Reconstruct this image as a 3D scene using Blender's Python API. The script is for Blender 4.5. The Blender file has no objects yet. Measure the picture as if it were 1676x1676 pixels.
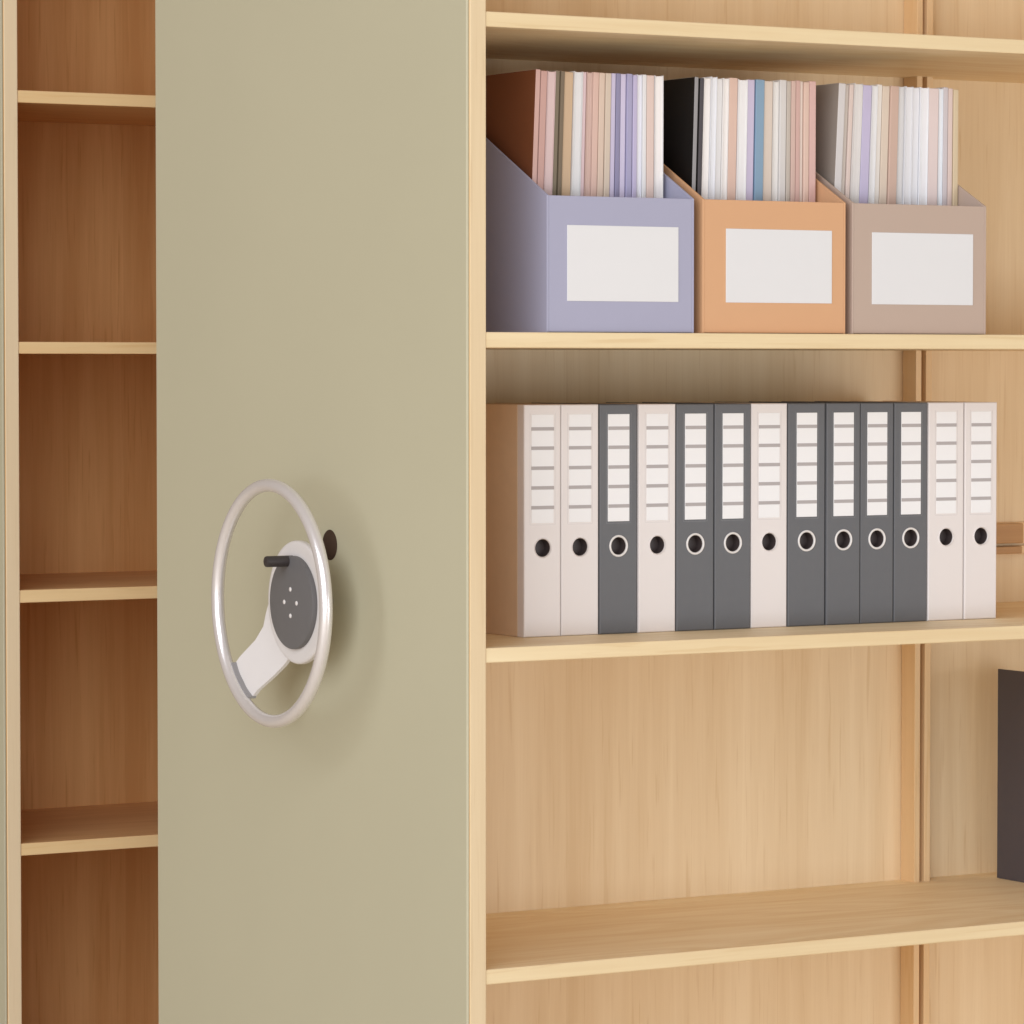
import bpy, bmesh, math, random
from mathutils import Vector, Matrix
random.seed(7)
sc = bpy.context.scene
COL = sc.collection

# ------------------------------------------------------------------ helpers
def lin(r, g, b):
    f = lambda c: (c/255/12.92) if c/255 <= .04045 else ((c/255+.055)/1.055)**2.4
    return (f(r), f(g), f(b), 1)

def nt(name):
    m = bpy.data.materials.new(name); m.use_nodes = True
    t = m.node_tree; b = t.nodes['Principled BSDF']
    return m, t, b

def link(t, a, b): t.links.new(a, b)

def paint(name, col, rough=.5, metal=0, spec=.5, var=.04, vscale=30, bump=0, bscale=400):
    """a plain painted / paper / plastic surface with slight tonal unevenness"""
    m, t, b = nt(name)
    tc = t.nodes.new('ShaderNodeTexCoord')
    n = t.nodes.new('ShaderNodeTexNoise'); n.inputs['Scale'].default_value = vscale; n.inputs['Detail'].default_value = 4
    link(t, tc.outputs['Object'], n.inputs['Vector'])
    mr = t.nodes.new('ShaderNodeMapRange')
    mr.inputs['To Min'].default_value = 1-var; mr.inputs['To Max'].default_value = 1+var
    link(t, n.outputs['Fac'], mr.inputs['Value'])
    mx = t.nodes.new('ShaderNodeMix'); mx.data_type = 'RGBA'; mx.blend_type = 'MULTIPLY'
    mx.inputs['Factor'].default_value = 1
    mx.inputs['A'].default_value = col
    link(t, mr.outputs['Result'], mx.inputs['B'])
    link(t, mx.outputs['Result'], b.inputs['Base Color'])
    b.inputs['Roughness'].default_value = rough; b.inputs['Metallic'].default_value = metal
    b.inputs['Specular IOR Level'].default_value = spec
    if bump:
        n2 = t.nodes.new('ShaderNodeTexNoise'); n2.inputs['Scale'].default_value = bscale; n2.inputs['Detail'].default_value = 3
        link(t, tc.outputs['Object'], n2.inputs['Vector'])
        bp = t.nodes.new('ShaderNodeBump'); bp.inputs['Strength'].default_value = bump; bp.inputs['Distance'].default_value = .0006
        link(t, n2.outputs['Fac'], bp.inputs['Height']); link(t, bp.outputs['Normal'], b.inputs['Normal'])
    return m

def wood(name, axis, light, dark, contrast=1.0, figure=0.0, rough=.52, stave=.11):
    """pale birch veneer; grain runs along axis (0 = x, 1 = y, 2 = z)"""
    m, t, b = nt(name)
    tc = t.nodes.new('ShaderNodeTexCoord')
    def noise(along, across, detail, dist=0, w=0):
        mp = t.nodes.new('ShaderNodeMapping')
        s = [across]*3; s[axis] = along
        mp.inputs['Scale'].default_value = s; mp.inputs['Location'].default_value = (w, w*.7, w*1.3)
        n = t.nodes.new('ShaderNodeTexNoise'); n.inputs['Scale'].default_value = 1
        n.inputs['Detail'].default_value = detail; n.inputs['Distortion'].default_value = dist
        link(t, tc.outputs['Object'], mp.inputs['Vector']); link(t, mp.outputs['Vector'], n.inputs['Vector'])
        return n.outputs['Fac']
    def math_(op, a, c):
        n = t.nodes.new('ShaderNodeMath'); n.operation = op
        for i, v in enumerate((a, c)):
            if hasattr(v, 'node'): link(t, v, n.inputs[i])
            else: n.inputs[i].default_value = v
        return n.outputs[0]
    broad = noise(.9, 14, 3, .4, 1)
    mid = noise(2.2, 55, 4, .6, 5)
    fine = noise(7, 320, 2, 0, 9)
    g = math_('ADD', math_('MULTIPLY', broad, .50), math_('MULTIPLY', mid, .36))
    g = math_('ADD', g, math_('MULTIPLY', fine, .16))
    fleck = noise(6, 150, 2, .3, 17)
    fm = t.nodes.new('ShaderNodeMapRange'); fm.inputs['From Min'].default_value = .60; fm.inputs['From Max'].default_value = .74
    fm.inputs['To Min'].default_value = 0; fm.inputs['To Max'].default_value = .26
    link(t, fleck, fm.inputs['Value'])
    g = math_('SUBTRACT', g, fm.outputs['Result'])
    # veneer leaves of slightly different tone
    if stave:
        sx = t.nodes.new('ShaderNodeSeparateXYZ'); link(t, tc.outputs['Object'], sx.inputs[0])
        ax = 0 if axis == 2 else 1
        fl = math_('FLOOR', math_('DIVIDE', sx.outputs[ax], stave), 0)
        wn = t.nodes.new('ShaderNodeTexWhiteNoise'); wn.noise_dimensions = '1D'
        link(t, fl, wn.inputs['W'])
        g = math_('ADD', g, math_('MULTIPLY', math_('SUBTRACT', wn.outputs['Value'], .5), .10))
    if figure:
        # cathedral figure: distorted growth rings
        ct = noise(1.3, 6.5, 2, .5, 31)
        ring = math_('SINE', math_('MULTIPLY', ct, 60), 0)
        g = math_('ADD', g, math_('MULTIPLY', math_('MULTIPLY', ring, noise(.8, 3, 1, 0, 41)), figure))
    mr = t.nodes.new('ShaderNodeMapRange')
    mr.inputs['From Min'].default_value = .51-.24/contrast; mr.inputs['From Max'].default_value = .51+.24/contrast
    link(t, g, mr.inputs['Value'])
    mx = t.nodes.new('ShaderNodeMix'); mx.data_type = 'RGBA'
    mx.inputs['A'].default_value = dark; mx.inputs['B'].default_value = light
    link(t, mr.outputs['Result'], mx.inputs['Factor'])
    link(t, mx.outputs['Result'], b.inputs['Base Color'])
    b.inputs['Roughness'].default_value = rough; b.inputs['Specular IOR Level'].default_value = .35
    bp = t.nodes.new('ShaderNodeBump'); bp.inputs['Strength'].default_value = .12; bp.inputs['Distance'].default_value = .0005
    link(t, g, bp.inputs['Height']); link(t, bp.outputs['Normal'], b.inputs['Normal'])
    return m

def add_box(bm, x0, x1, y0, y1, z0, z1, bev=0, mat=0, seg=2):
    vs = [bm.verts.new((x, y, z)) for z in (z0, z1) for y in (y0, y1) for x in (x0, x1)]
    fs = [bm.faces.new([vs[i] for i in q]) for q in
          ((0, 2, 3, 1), (4, 5, 7, 6), (0, 1, 5, 4), (2, 6, 7, 3), (0, 4, 6, 2), (1, 3, 7, 5))]
    for f in fs: f.material_index = mat
    if bev:
        es = list({e for f in fs for e in f.edges})
        bmesh.ops.bevel(bm, geom=es, offset=bev, segments=seg, profile=.5, affect='EDGES', material=-1)
    return bm

def add_prism(bm, pts, axis, a, b, bev=0):
    """polygon pts (2-D, in the two other axes in order) extruded from a to b along axis"""
    def v(p, t):
        c = list(p); c.insert(axis, t); return bm.verts.new(c)
    A = [v(p, a) for p in pts]; B = [v(p, b) for p in pts]; n = len(pts)
    fs = [bm.faces.new(A), bm.faces.new(list(reversed(B)))]
    for i in range(n):
        fs.append(bm.faces.new((A[i], B[i], B[(i+1) % n], A[(i+1) % n])))
    bmesh.ops.recalc_face_normals(bm, faces=fs)
    if bev:
        es = list({e for f in fs for e in f.edges})
        bmesh.ops.bevel(bm, geom=es, offset=bev, segments=2, profile=.5, affect='EDGES')
    return bm

def add_lathe(bm, prof, c, axis='x', n=64):
    """profile [(r, h)] turned about the x axis (or y) through c"""
    rings = []
    for r, h in prof:
        ring = []
        for i in range(n):
            a = 2*math.pi*i/n
            u, w = r*math.cos(a), r*math.sin(a)
            p = (c[0]+h, c[1]+u, c[2]+w) if axis == 'x' else (c[0]+u, c[1]+h, c[2]+w)
            ring.append(bm.verts.new(p))
        rings.append(ring)
    fs = []
    for A, B in zip(rings, rings[1:]):
        for i in range(n):
            fs.append(bm.faces.new((A[i], A[(i+1) % n], B[(i+1) % n], B[i])))
    fs.append(bm.faces.new(rings[0])); fs.append(bm.faces.new(rings[-1]))
    bmesh.ops.recalc_face_normals(bm, faces=fs)
    return bm

def add_torus(bm, c, R, r, a0=0, a1=2*math.pi, n=128, k=16):
    full = abs(a1-a0-2*math.pi) < 1e-6
    rings = []
    for i in range(n if full else n+1):
        a = a0+(a1-a0)*i/n
        ring = []
        for j in range(k):
            b = 2*math.pi*j/k
            rr = R+r*math.cos(b)
            ring.append(bm.verts.new((c[0]+r*math.sin(b), c[1]+rr*math.cos(a), c[2]+rr*math.sin(a))))
        rings.append(ring)
    m = len(rings); fs = []
    for i in range(m if full else m-1):
        A, B = rings[i], rings[(i+1) % m]
        for j in range(k):
            fs.append(bm.faces.new((A[j], A[(j+1) % k], B[(j+1) % k], B[j])))
    if not full:
        fs.append(bm.faces.new(rings[0])); fs.append(bm.faces.new(rings[-1]))
    bmesh.ops.recalc_face_normals(bm, faces=fs)
    return bm

def obj(name, bm, mats, parent=None, smooth=False):
    me = bpy.data.meshes.new(name); bm.to_mesh(me); bm.free()
    for m in (mats if isinstance(mats, (list, tuple)) else [mats]): me.materials.append(m)
    if smooth:
        for p in me.polygons: p.use_smooth = True
        try: me.set_sharp_from_angle(angle=math.radians(38))
        except Exception: pass
    o = bpy.data.objects.new(name, me); COL.objects.link(o)
    if parent: o.parent = parent
    return o

def thing(name, label, cat, loc=(0, 0, 0), group=None):
    o = bpy.data.objects.new(name, None); COL.objects.link(o); o.location = loc
    o.empty_display_size = .05
    return tag(o, label, cat, group)

def tag(o, label, cat, group=None):
    o['label'] = label; o['category'] = cat
    if group: o['group'] = group
    return o

def box_obj(name, x0, x1, y0, y1, z0, z1, mat, parent, bev=.0012):
    return obj(name, add_box(bmesh.new(), x0, x1, y0, y1, z0, z1, bev), mat, parent)

# ------------------------------------------------------------------ materials
W_L, W_D = (.80, .635, .41, 1), (.66, .465, .255, 1)
M_back = wood('birch_upright_grain', 2, (.82, .665, .435, 1), (.70, .525, .305, 1), 1.25)
M_shelf = wood('birch_shelf', 0, (.93, .79, .54, 1), (.80, .61, .355, 1), 1.0, figure=.17, stave=0)
M_side = wood('birch_side', 2, (.82, .62, .375, 1), (.70, .48, .245, 1), .9, stave=0)
M_edge = wood('birch_edge', 0, (.80, .66, .41, 1), (.70, .535, .30, 1), 1.3, stave=0)
M_edgev = wood('birch_edge_upright', 2, (.74, .60, .385, 1), (.65, .50, .30, 1), 1.3, stave=0)
S_back = wood('birch_upright_grain_shaded', 2, (.83, .49, .205, 1), (.69, .36, .13, 1), 1.6)  # left unit's birch: back, shelves and sides reddened to paint in its shade
S_shelf = wood('birch_shelf_shaded', 0, (.82, .52, .25, 1), (.68, .39, .165, 1), .9, figure=.16, stave=0)
S_side = wood('birch_side_shaded', 2, (.79, .50, .23, 1), (.68, .39, .16, 1), .9, stave=0)
S_edge = wood('birch_edge_lightened', 0, (.93, .70, .375, 1), (.84, .58, .28, 1), 1.0, stave=0)  # left unit's birch edges, colour lightened to paint in the light on them
S_edgev = wood('birch_edge_upright_lightened', 2, (.90, .745, .50, 1), (.82, .655, .42, 1), 1.0, stave=0)
M_bracket = wood('dark_stained_wood', 0, (.56, .34, .16, 1), (.40, .22, .095, 1), 1.2, stave=0)
M_green = paint('sage_laminate', (.505, .475, .335, 1), .45, var=.03, vscale=3, bump=.08, bscale=700)
M_white = paint('white_paper', (.71, .71, .71, 1), .7, var=.01)
M_bwhite = paint('warm_white_board', (.735, .69, .665, 1), .5, var=.012, vscale=14, bump=.05)
M_bgrey = paint('charcoal_board', (.112, .115, .122, 1), .5, var=.05, vscale=60, bump=.08)
M_pocket_l = paint('clear_pocket_edge', (.63, .59, .57, 1), .3, var=0)
M_pocket_d = paint('clear_pocket_edge_dark', (.165, .165, .17, 1), .3, var=0)
M_plum = paint('plum_grey_board', (.070, .063, .074, 1), .5, var=.05, vscale=60, bump=.08)
M_bshade = paint('shade_brown_board', (.68, .51, .345, 1), .7, var=.05, vscale=50)  # brown painted on white binder covers for the shade at their sides
M_line = paint('label_rule_grey', (.42, .39, .385, 1), .7, var=.0)
M_card = paint('label_card', (.83, .83, .83, 1), .6, var=.01)
M_chrome = paint('pale_metal_ring', (.80, .78, .76, 1), .3, metal=.1, var=0)
M_tube = paint('finger_hole_liner', (.055, .04, .038, 1), .5, var=0)
M_wheel = paint('satin_silver_paint', (.80, .77, .765, 1), .25, metal=.5, var=.02, vscale=60)
M_hub = paint('pale_hub_paint', (.69, .655, .63, 1), .45, var=.02, vscale=40)
M_disc = paint('grey_plastic_cover', (.135, .13, .13, 1), .5, var=.04, vscale=80)
M_clamp = paint('grey_clamp_metal', (.34, .33, .335, 1), .4, metal=.3, var=0)
M_black = paint('black_plastic', (.035, .028, .028, 1), .45, var=0)
M_brown = paint('matt_dark_brown', (.055, .032, .020, 1), .85, spec=.2, var=.05)
M_screw = paint('bright_screw', (.85, .82, .80, 1), .35, metal=.2, var=0)
M_lilac = paint('lilac_card', (.362, .362, .475, 1), .6, var=.015, bump=.06)
M_orange = paint('orange_card', (.63, .355, .185, 1), .6, var=.015, bump=.06)
M_taupe = paint('taupe_card', (.47, .36, .29, 1), .6, var=.015, bump=.06)
M_steel = paint('grey_steel_base', (.25, .25, .25, 1), .4, metal=.4, var=.02)
M_floor = paint('pale_floor', (.80, .69, .52, 1), .6, var=.03, vscale=3)

# ------------------------------------------------------------------ shelving units
T = .0255          # side board
LEN = 2.14; DEP = .948
def shelving_unit(x0, y0, tops, bots, label, mats):
    M_back, M_shelf, M_side, M_edge, M_edgev = mats
    u = thing('shelving_unit', label, 'shelving unit', (x0, y0, 0), 'mobile birch shelving units')
    # end panels: green laminate on the outside, birch board inside
    box_obj('end_panel', 0, .004, .0015, DEP-.0015, .085, 2.24, M_green, u, .001)
    box_obj('end_panel', LEN-.004, LEN, .0015, DEP-.0015, .085, 2.24, M_green, u, .001)
    for a in (.0045, LEN-.0045-T):
        bm = add_box(bmesh.new(), a, a+T-.0005, 0, DEP, .085, 2.24, .0014)
        for f in bm.faces:
            if abs(f.normal.y) > .6: f.material_index = 1
        obj('side_panel', bm, [M_side, M_edgev], u)
    xi0, xi1 = .0045+T-.0005, LEN-.0045-T
    box_obj('back_panel', xi0, xi1, .468, .480, .105, 2.215, M_back, u, 0)
    # slim paired posts in the middle of the back, front and rear side
    for ya, yb in ((.432, .4675), (.4805, .516)):
        for xa, xb in ((1.0535, 1.0642), (1.0728, 1.0842)):
            obj('post', add_box(bmesh.new(), xa-(0), xb, ya, yb, .105, 2.215, .001), M_side, u)
    zt = [2.24]+list(tops)+[.125]; zb = [2.2155]+list(bots)+[.1045]
    for t_, b_ in zip(zt, zb):
        for ya, yb in ((.0015, .4315), (.5165, DEP-.0015)):
            bm = add_box(bmesh.new(), xi0, xi1, ya, yb, b_, t_, .0014)
            # part of the board that runs back between the posts
            front = ya < .4
            y2 = (.4315, .4678) if front else (.4802, .5165)
            for xa, xb in ((xi0, 1.0533), (1.0644, 1.0726), (1.0844, xi1)):
                add_box(bm, xa, xb, y2[0]-.0, y2[1], b_+.00002, t_-.00002)
            for f in bm.faces:
                if abs(f.normal.y) > .6: f.material_index = 1
            obj('shelf', bm, [M_shelf, M_edge], u)
    box_obj('base', .03, LEN-.03, .03, DEP-.03, .02, .104, M_steel, u, .004)
    return u

TOPS = (1.8186, 1.396, .977, .548); BOTS = (1.7985, 1.3752, .9572, .528)
unit = shelving_unit(0, 0, TOPS, BOTS,
    'birch shelving unit with sage green end panel and hand wheel, holding the files',
    (M_back, M_shelf, M_side, M_edge, M_edgev))
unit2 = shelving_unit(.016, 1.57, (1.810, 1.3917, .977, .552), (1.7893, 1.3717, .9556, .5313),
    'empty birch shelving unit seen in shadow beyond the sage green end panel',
    (S_back, S_shelf, S_side, S_edge, S_edgev))

# back rail and its dark bracket, right of the white binders
bm = bmesh.new()
add_box(bm, 1.0848, 2.10, .458, .4676, 1.070, 1.1035, .001)
add_box(bm, 1.0848, 2.10, .460, .4676, 1.0535, 1.0665, .001)
obj('back_rail', bm, M_side, unit)
bm = bmesh.new()
add_box(bm, 1.20, 1.276, .446, .4578, 1.0712, 1.1025, .0015)
add_box(bm, 1.20, 1.276, .449, .4597, 1.0545, 1.066, .0015)
obj('bracket', bm, M_bracket, unit)

# hand wheel on the end panel
CY, CZ = .373, 1.0215
rim = obj('hand_wheel', add_torus(bmesh.new(), (-.1, CY, CZ), .1642, .0092), M_wheel, unit, True)
def ring_prof(R, h0, h1, b):
    return [(R*.02, h0), (R-b, h0)] + [(R-b+b*math.sin(a), h0+(h1-h0 > 0 and 1 or -1)*b*(1-math.cos(a))) for a in (.52, 1.05, 1.57)] + [(R, h1)]
bm = bmesh.new(); add_lathe(bm, [(.001, 0), (.0865, 0), (.0865, -.005), (.0858, -.007), (.084, -.0083), (.08, -.0085), (.001, -.0085)], (-.052, CY, CZ))
obj('hub_plate', bm, M_hub, rim, True)
bm = bmesh.new(); add_lathe(bm, [(.001, 0), (.0652, 0), (.0652, -.0055), (.0647, -.0068), (.063, -.0075), (.001, -.0078)], (-.061, CY, CZ))
obj('hub_cover', bm, M_disc, rim, True)
for dy, dz in ((0, .0185), (0, -.0185), (.0185, 0), (-.0185, 0)):
    bm = bmesh.new(); add_lathe(bm, [(.0001, .002), (.0032, .002), (.0032, -.0004), (.0026, -.0009), (.0001, -.001)], (-.0688, CY+dy, CZ+dz), n=20)
    obj('screw', bm, M_screw, rim, True)
# spoke: a bent flat bar from the hub plate down to the rim
ang = math.radians(-49.5)
d = Vector((0, math.cos(ang), math.sin(ang))); n_ = Vector((0, -math.sin(ang), math.cos(ang)))
bm = bmesh.new()
prof = [(.050, -.0575, .034, .066), (.078, -.059, .033, .058), (.092, -.062, .032, .048), (.112, -.071, .0315, .041), (.140, -.087, .031, .038), (.1555, -.0915, 0, 0)]
up, dn = [], []
for r, x, wa, wb in prof:
    p = Vector((0, CY, CZ))+d*r
    if r == .1555:
        # end cut along the rim
        up.append([bm.verts.new(Vector((x, *(Vector((CY, CZ))+Vector((math.cos(ang+s), math.sin(ang+s)))*.157)))) for s in (-.205, .235)])
        dn.append([bm.verts.new(Vector((x+.006, *(Vector((CY, CZ))+Vector((math.cos(ang+s), math.sin(ang+s)))*.157)))) for s in (-.205, .235)])
    else:
        up.append([bm.verts.new(p+n_*s+Vector((x, 0, 0))) for s in (-wa, wb)])
        dn.append([bm.verts.new(p+n_*s+Vector((x+.006, 0, 0))) for s in (-wa, wb)])
for i in range(len(prof)-1):
    bm.faces.new((up[i][0], up[i+1][0], up[i+1][1], up[i][1])); bm.faces.new((dn[i][0], dn[i][1], dn[i+1][1], dn[i+1][0]))
    for s in (0, 1): bm.faces.new((up[i][s], dn[i][s], dn[i+1][s], up[i+1][s]))
bm.faces.new((up[0][0], up[0][1], dn[0][1], dn[0][0])); bm.faces.new((up[-1][0], dn[-1][0], dn[-1][1], up[-1][1]))
# webs that flare the bar into the plate
bmesh.ops.recalc_face_normals(bm, faces=bm.faces)
obj('spoke', bm, M_hub, rim, True)
bm = bmesh.new()
for i in range(12):
    a0 = ang-.215+.45*i/12; a1 = ang-.215+.45*(i+1)/12
    add_prism(bm, [(CY+r*math.cos(a), CZ+r*math.sin(a)) for r, a in ((.1537, a0), (.1570, a0), (.1570, a1), (.1537, a1))], 0, -.0985, -.0855)
bmesh.ops.remove_doubles(bm, verts=bm.verts, dist=1e-6)
obj('clamp', bm, M_clamp, rim)
bm = bmesh.new(); add_lathe(bm, [(.001, .018), (.0078, .018), (.0078, -.024), (.0072, -.026), (.005, -.0272), (.001, -.0275)], (-.076, CY+.010, CZ+.0575), n=32)
obj('crank_grip', bm, M_black, rim, True)
bm = bmesh.new(); add_lathe(bm, [(.001, 0), (.014, 0), (.012, .02), (.0045, .026), (.0045, .0517), (.001, .0517)], (-.0519, CY+.007, CZ), n=40)
obj('axle', bm, M_clamp, rim, True)
bm = bmesh.new(); add_lathe(bm, [(.001, 0), (.0215, 0), (.0205, -.0012), (.018, -.0026), (.014, -.004), (.008, -.0048), (.001, -.005)], (-.0002, .3845, 1.100), n=48)
obj('brown_disc', bm, M_brown, unit, True)  # low dark brown disc on the end panel, behind the wheel

# ------------------------------------------------------------------ magazine files
def magazine_file(x, w, mat, label):
    f = thing('magazine_file', label, 'magazine file', (x, .02, 1.3964), 'cardboard magazine files on the upper shelf')
    bm = bmesh.new(); t = .0032; D = .275; h = .1835; H = .318
    side = [(0, 0), (D, 0), (D, H), (.262, H), (0, h)]
    add_prism(bm, side, 0, 0, t, .0006); add_prism(bm, side, 0, w-t, w, .0006)
    add_box(bm, t+.0001, w-t-.0001, .0002, t, .0005, h-.0003, .0005)
    add_box(bm, t+.0001, w-t-.0001, D-t, D-.0002, .0005, H-.0003, .0005)
    add_box(bm, t+.0001, w-t-.0001, t+.0001, D-t-.0001, .0005, .0035)
    obj('box', bm, mat, f)
    return f
f1 = magazine_file(.1352, .2358, M_lilac, 'lilac cardboard magazine file with blank white label, nearest the upright')
f2 = magazine_file(.3850, .2400, M_orange, 'orange cardboard magazine file with blank white label')
f3 = magazine_file(.6365, .2355, M_taupe, 'taupe cardboard magazine file with blank white label')
for f, (xa, xb, za, zb) in zip((f1, f2, f3), ((.1668, .3451, 1.4385, 1.5405), (.4231, .6012, 1.4385, 1.5402), (.6702, .8481, 1.4380, 1.5394))):
    bm = add_box(bmesh.new(), xa-f.location.x, xb-f.location.x, -.0007, .0001, za-1.3964, zb-1.3964, .0003, seg=1)
    obj('label_card', bm, M_white, f)

ORD = ['first', 'second', 'third', 'fourth', 'fifth', 'sixth', 'seventh', 'eighth', 'ninth', 'tenth', 'eleventh', 'twelfth',
       'thirteenth', 'fourteenth', 'fifteenth', 'sixteenth', 'seventeenth', 'eighteenth', 'nineteenth', 'twentieth', 'twenty-first']
_mm = {}
def mag_mat(c, r=.5):
    if c not in _mm: _mm[c] = paint('magazine_cover', lin(*c), r, var=.025, vscale=40)
    return _mm[c]
def magazine(xl, xr, lean, spine, side, pages, label, group, h, dy):
    """xl, xr: edges near the top of the copy; lean in radians about its foot; spine or page edges face out"""
    w = xr-xl; z0 = 1.4005; hh = h-z0
    xb = xl-math.tan(lean)*(1.68-z0)
    bm = bmesh.new()
    if pages:
        add_box(bm, 0, .0007, 0, .205, 0, hh, 0, 1)
        add_box(bm, w-.0013, w-.0006, 0, .205, 0, hh, 0, 1)
        add_box(bm, .00075, w-.00135, .0012, .203, .001, hh-.0012, 0, 0)
        # a few leaves standing slightly proud
        for k in range(3):
            q = .001+(w-.003)*random.random()
            add_box(bm, q, q+.0004, .0006+.0005*random.random(), .2, .001, hh-.0010, 0, 0)
    else:
        add_box(bm, 0, w-.0006, 0, .205, 0, hh, min(.0011, w*.18), 0, 2)
        for f in bm.faces:
            if abs(f.normal.x) > .7: f.material_index = 1
            elif f.normal.z > .9 and f.calc_area() > 1e-4: f.material_index = 2
    o = obj('magazine', bm, [spine, side, M_white], None)
    o.location = (xb, .08+dy, z0); o.rotation_euler = (0, lean, 0)
    return tag(o, label, 'magazine', group)

PK, LP, OL, TN, WH = (205, 168, 158), (214, 190, 187), (126, 114, 94), (200, 172, 140), (222, 221, 220)
RS, BG, LL, LD, GR = (208, 180, 168), (212, 190, 172), (196, 188, 212), (164, 160, 190), (208, 204, 200)
def stack(edges, specs, lean0, lean1, group, fname):
    n = len(specs)
    for i, (cname, col, side, pages) in enumerate(specs):
        lean = lean0+(lean1-lean0)*i/(n-1)
        xl, xr = edges[i], edges[i+1]
        if cname.startswith('!'): lab = cname[1:]
        else: lab = '%s magazine, %s from the left in the %s magazine file' % (cname, ORD[i], fname)
        magazine(xl+.0003, xr, lean, mag_mat(col, .6), mag_mat(side or col), pages, lab, group,
                 1.7535-.002*random.random()-(.001 if i % 3 else 0), .0035*random.random())
stack([.1513, .1600, .1707, .1848, .1925, .1992, .2144, .2290, .2354, .2449, .2551, .2653, .2750, .2831, .2909, .3002, .3098, .3177, .3262, .3332, .3461, .3610],
      [('!magazine with rust brown cover and pale pink spine, leftmost in the lilac magazine file', PK, (125, 74, 46), 0),
       ('dusty pink', (199, 160, 150), None, 0), ('pale pink', LP, None, 1), ('dark olive', OL, None, 0), ('brown olive', (120, 106, 86), None, 0),
       ('tan', TN, None, 0), ('thick white', WH, None, 1), ('mauve pink', (214, 190, 192), None, 0), ('rose beige', RS, None, 1),
       ('salmon beige', (212, 180, 166), None, 0), ('sand', BG, None, 0), ('grey sand', (206, 190, 172), None, 0), ('pale lilac', LL, None, 0), ('dark lilac', (140, 136, 165), None, 0),
       ('thin pale lilac', (200, 192, 215), None, 0), ('grey lilac', LD, None, 0), ('soft lilac', (186, 178, 206), None, 0),
       ('blue white', (228, 228, 234), None, 1), ('bright white', WH, None, 0), ('pink beige', (218, 196, 186), None, 0), ('end white', (236, 232, 229), WH, 1)][:21],
      .040, .002, 'magazines in the lilac file', 'lilac')
stack([.4109, .4186, .4262, .4379, .4481, .4586, .4688, .4834, .4998, .5126, .5281, .5439, .5540, .5660, .5735, .5821, .5903, .5958, .6052, .6175],
      [('!black covered magazine with grey spine, leftmost in the orange magazine file', (150, 148, 148), (22, 18, 16), 0),
       ('charcoal', (74, 70, 74), (22, 18, 16), 0), ('cream white', (232, 228, 224), None, 1), ('cool white', (226, 227, 230), None, 1), ('white', WH, None, 0),
       ('warm white', (234, 230, 226), None, 1), ('salmon pink', (214, 184, 168), None, 0), ('plain white', (230, 229, 228), None, 1), ('pale lilac', (196, 186, 208), None, 0),
       ('steel blue', (130, 158, 180), (110, 135, 160), 0), ('beige grey', (212, 198, 184), None, 0), ('soft white', (222, 219, 214), None, 1), ('light grey', GR, None, 0),
       ('stone grey', (188, 178, 166), None, 0), ('rose', (204, 176, 164), None, 0), ('dusty pink', (202, 168, 158), None, 0), ('thin beige', (220, 204, 192), None, 0),
       ('peach', (214, 186, 170), None, 0), ('blush pink', (210, 174, 166), None, 0)],
      .030, .002, 'magazines in the orange file', 'orange')
stack([.6520, .6652, .6728, .6803, .6955, .7114, .7220, .7316, .7450, .7603, .7719, .7854, .7989, .8144, .8326, .8416, .8505, .8591, .8685],
      [('!grey covered magazine with pale grey spine, leftmost in the taupe magazine file', (206, 202, 200), (150, 140, 130), 0),
       ('stone', (196, 186, 176), None, 0), ('pink beige', (212, 194, 184), None, 0), ('pale grey', (216, 212, 208), None, 1), ('lilac', (190, 182, 208), None, 0),
       ('white', WH, None, 1), ('ivory', (226, 220, 212), None, 0), ('sand beige', (212, 196, 178), None, 0), ('tan rose', (198, 170, 154), None, 0),
       ('light grey', (210, 208, 206), None, 1), ('silver white', (222, 222, 224), None, 1), ('cool white', (226, 227, 231), None, 0), ('bright white', (230, 230, 232), None, 1),
       ('blush', (218, 202, 198), None, 0), ('blue white', (226, 229, 233), None, 1), ('grey lilac', (200, 192, 194), None, 0), ('pale pink', (214, 194, 186), None, 0),
       ('straw beige', (206, 188, 156), None, 0)],
      .050, .004, 'magazines in the taupe file', 'taupe')

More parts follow.
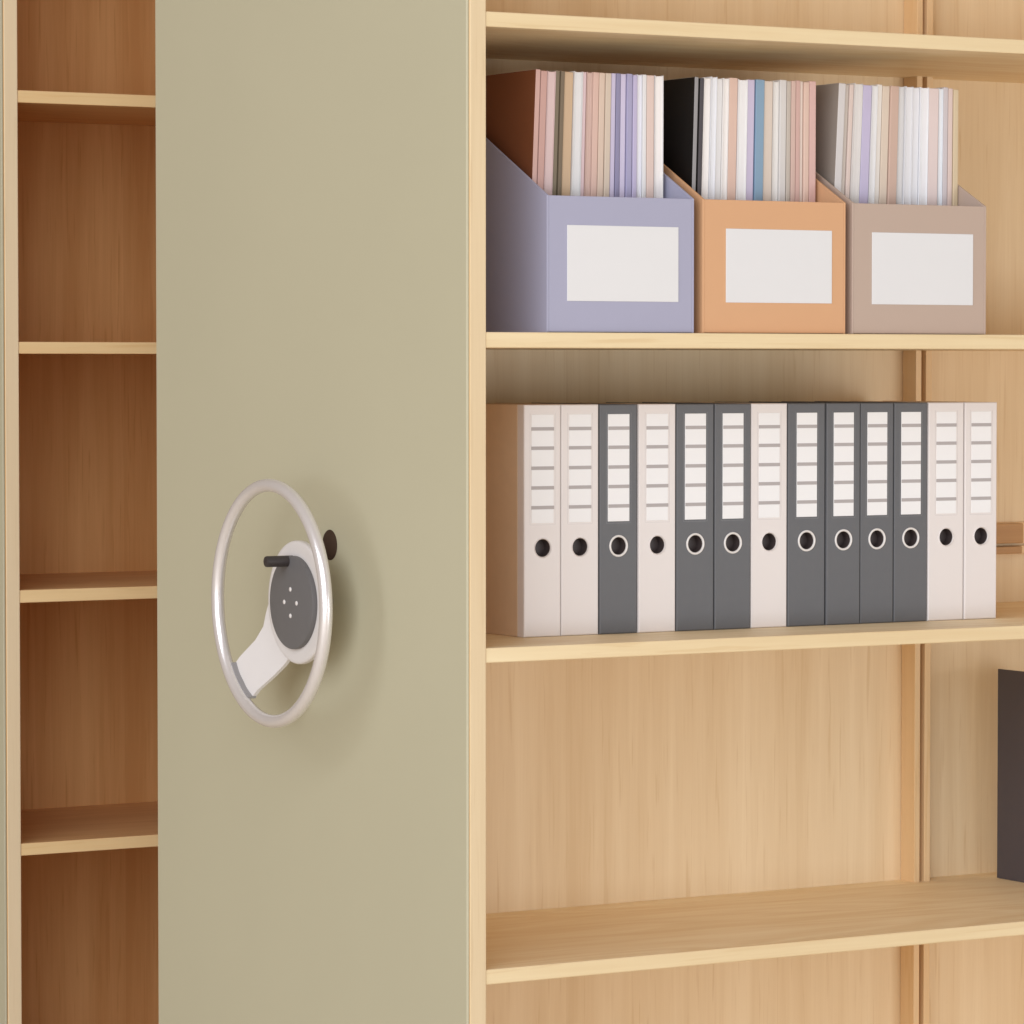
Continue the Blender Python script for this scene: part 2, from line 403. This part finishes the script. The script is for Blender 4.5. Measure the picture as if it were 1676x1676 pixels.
# ------------------------------------------------------------------ lever arch files (binders)
HB = .3205
def spine_mesh(w, hole_r, hz, t=.0022):
    """spine board with a round finger hole cut through it; local x 0..w, outer face at y = 0"""
    bm = bmesh.new(); n = 40; cx = w/2; s = .021
    def rect_pt(a):
        c, q = math.cos(a), math.sin(a); k = s/max(abs(c), abs(q)); return (cx+c*k, hz+q*k)
    circ, sq = [], []
    for i in range(n):
        a = 2*math.pi*(i+.5)/n
        circ.append((cx+hole_r*math.cos(a), hz+hole_r*math.sin(a)))
        # snap to corners of the square
        sq.append(rect_pt(a))
    def layer(y):
        C = [bm.verts.new((p[0], y, p[1])) for p in circ]; S = [bm.verts.new((p[0], y, p[1])) for p in sq]
        return C, S
    C0, S0 = layer(0)
    for i in range(n): bm.faces.new((C0[i], S0[i], S0[(i+1) % n], C0[(i+1) % n]))
    co = [(cx+s, hz+s), (cx-s, hz+s), (cx-s, hz-s), (cx+s, hz-s)]
    # outer frame: bevelled board, built as a polygon fan around the square outline
    out = [(.0016, .0016), (w-.0016, .0016), (w-.0016, HB-.0016), (.0016, HB-.0016)]
    O = [bm.verts.new((p[0], 0, p[1])) for p in out]
    # walls of outer face to square outline, by quadrant
    q = n//4
    idx = {0: range(-q//2, q//2), 1: range(q//2, q+q//2), 2: range(q+q//2, 2*q+q//2), 3: range(2*q+q//2, 3*q+q//2)}
    sides = {0: (O[1], O[2]), 1: (O[2], O[3]), 2: (O[3], O[0]), 3: (O[0], O[1])}
    for k in range(4):
        ring = [S0[i % n] for i in idx[k]]
        a, b = sides[k]
        bm.faces.new([a, b]+list(reversed(ring)))
    for k in range(4):
        last = S0[list(idx[k])[-1] % n]; first = S0[(list(idx[k])[-1]+1) % n]
        bm.faces.new([sides[k][1], first, last])
    # rounded edge and thickness
    E = [bm.verts.new((p[0], .0007, p[1])) for p in ((.0004, .0004), (w-.0004, .0004), (w-.0004, HB-.0004), (.0004, HB-.0004))]
    F = [bm.verts.new((p[0], .0022, p[1])) for p in ((0, 0), (w, 0), (w, HB), (0, HB))]
    for A, B in ((O, E), (E, F)):
        for i in range(4): bm.faces.new((A[i], A[(i+1) % 4], B[(i+1) % 4], B[i]))
    # wall of the hole
    H = [bm.verts.new((p[0], t, p[1])) for p in circ]
    for i in range(n): bm.faces.new((C0[i], C0[(i+1) % n], H[(i+1) % n], H[i]))
    bmesh.ops.recalc_face_normals(bm, faces=bm.faces)
    return bm

def binder(x, w, white, label, y=.15, z=.9773, dark=None):
    b = thing('lever_arch_file', label, 'binder', (x, y, z), 'lever arch files on the middle shelf')
    m = M_bwhite if white else (dark or M_bgrey)
    obj('spine', spine_mesh(w, .0124, .1227), m, b)
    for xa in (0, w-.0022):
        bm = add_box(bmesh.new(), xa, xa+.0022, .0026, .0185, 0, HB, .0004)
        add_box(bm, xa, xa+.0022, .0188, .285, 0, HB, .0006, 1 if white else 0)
        obj('cover', bm, [m, M_bshade], b)
    obj('paper_block', add_box(bmesh.new(), .004, w-.004, .045, .27, .006, .300), M_white, b)
    # label behind its sleeve, with five ruled lines
    lw = .0355; lx = w/2-lw/2; zt, zb = .3068, .1572; hh = zt-zb
    bm = add_box(bmesh.new(), lx, lx+lw, -.0005, .0003, zb, zt, .0002, seg=1)
    for q in (.131, .309, .493, .675, .857):
        zz = zt-hh*q
        ins = .0006 if not white else -.0004
        add_box(bm, lx+ins, lx+lw-ins, -.0008, -.0002, zz-.0024, zz+.0024, 0, 1)
    sv = .0022
    sl = bmesh.new()
    for xa, xb, za, zc in ((lx-sv-.0006, lx-sv, zb-sv, zt+sv), (lx+lw+sv, lx+lw+sv+.0006, zb-sv, zt+sv), (lx-sv, lx+lw+sv, zb-sv-.0006, zb-sv)):
        add_box(sl, xa, xb, -.0003, .0003, za, zc)
    obj('label_pocket', sl, M_pocket_l if white else M_pocket_d, b)
    obj('spine_label', bm, [M_card, M_line], b)
    # finger hole: rim and liner
    c = (w/2, 0, .1227)
    bm = bmesh.new(); n = 48; r0, r1 = .0124, (.0154 if not white else .0138)
    rings = []
    for r, yy in ((r1, .0002), (r1-.0003, -.0010), ((r0+r1)/2, -.0016), (r0+.0002, -.0010), (r0-.0003, .0006), (r0-.0003, .016), (.0001, .016)):
        rings.append([bm.verts.new((c[0]+r*math.cos(2*math.pi*i/n), yy, c[2]+r*math.sin(2*math.pi*i/n))) for i in range(n)])
    for k, (A, B) in enumerate(zip(rings, rings[1:])):
        for i in range(n):
            f = bm.faces.new((A[i], B[i], B[(i+1) % n], A[(i+1) % n])); f.material_index = 0 if k < 4 else 1
    bmesh.ops.recalc_face_normals(bm, faces=bm.faces)
    obj('finger_ring', bm, [M_chrome if not white else M_bwhite, M_tube], b, True)
    return b

E_ = [.1767, .2373, .2996, .3631, .4263, .4909, .5541, .6180, .6843, .7454, .8060, .8674, .9333, .9943]
KIND = 'WWDWDDWDDDDWW'
LAB = {0: 'white lever arch file at the left end of the row of binders',
       1: 'second white lever arch file from the left, touching the first charcoal one',
       2: 'charcoal lever arch file alone between two white ones, third from the left',
       3: 'white lever arch file between the leftmost charcoal one and a charcoal pair, fourth along',
       4: 'left one of the pair of charcoal lever arch files between white ones',
       5: 'right one of the pair of charcoal lever arch files between white ones',
       6: 'white lever arch file in the middle of the row, between charcoal pair and charcoal four',
       7: 'leftmost of the four charcoal lever arch files standing together',
       8: 'second from the left of the four charcoal lever arch files standing together',
       9: 'third from the left of the four charcoal lever arch files standing together',
       10: 'rightmost of the four charcoal lever arch files standing together',
       11: 'second white lever arch file from the right end, beside the charcoal four',
       12: 'white lever arch file at the right end of the row of binders'}
for i, k in enumerate(KIND):
    binder(E_[i]+.0008, E_[i+1]-E_[i]-.0016, k == 'W', LAB[i], .15+random.uniform(-.0012, .0012))
lb = binder(1.1965, .070, False, 'dark plum grey lever arch file standing alone on the lower shelf', .123, .5483, M_plum)
lb.scale.z = 1.026
lb['group'] = 'lever arch files on the lower shelf'

# ------------------------------------------------------------------ floor under the units
bm = bmesh.new(); add_box(bm, -14, 14, -14, 12, -.1, .018)
fl = obj('floor', bm, M_floor); fl['kind'] = 'structure'

# ------------------------------------------------------------------ light
w = bpy.data.worlds.new('World'); sc.world = w; w.use_nodes = True
bg = w.node_tree.nodes['Background']; bg.inputs['Color'].default_value = (1, .74, .50, 1); bg.inputs['Strength'].default_value = .29
def area(name, loc, target, size, power, col):
    l = bpy.data.lights.new(name, 'AREA'); l.shape = 'RECTANGLE'; l.size, l.size_y = size
    l.energy = power; l.color = col
    o = bpy.data.objects.new(name, l); COL.objects.link(o); o.location = loc
    o.rotation_euler = (Vector(target)-Vector(loc)).to_track_quat('-Z', 'Y').to_euler()
    return o
area('softbox_lamp', (-5.8, -4.5, 3.25), (.1, .6, 1.1), (9.0, 6.0), 690, (.90, .95, 1.045))
area('low_front_lamp', (2.2, -4.8, .75), (.6, .2, 1.2), (3.4, 1.2), 78, (.92, .96, 1.03))  # unseen low lamp, placed to brighten shelf undersides from the front

# ------------------------------------------------------------------ camera
cam = bpy.data.cameras.new('camera'); cam.sensor_width = 36; cam.lens = 36*6450/1676; cam.clip_end = 100; cam.clip_start = .05
co = bpy.data.objects.new('camera', cam); COL.objects.link(co)
co.location = (-2.6038, -4.5015, 1.35)
co.rotation_euler = (math.radians(90-2.11), 0, math.radians(-30.7))
sc.camera = co

sc.view_settings.view_transform = 'Standard'; sc.view_settings.look = 'None'
sc.view_settings.exposure = 0; sc.view_settings.gamma = 1; sc.view_settings.use_curve_mapping = False
sc.render.engine = 'CYCLES'
sc.cycles.use_denoising = True
sc.cycles.max_bounces = 10; sc.cycles.diffuse_bounces = 7
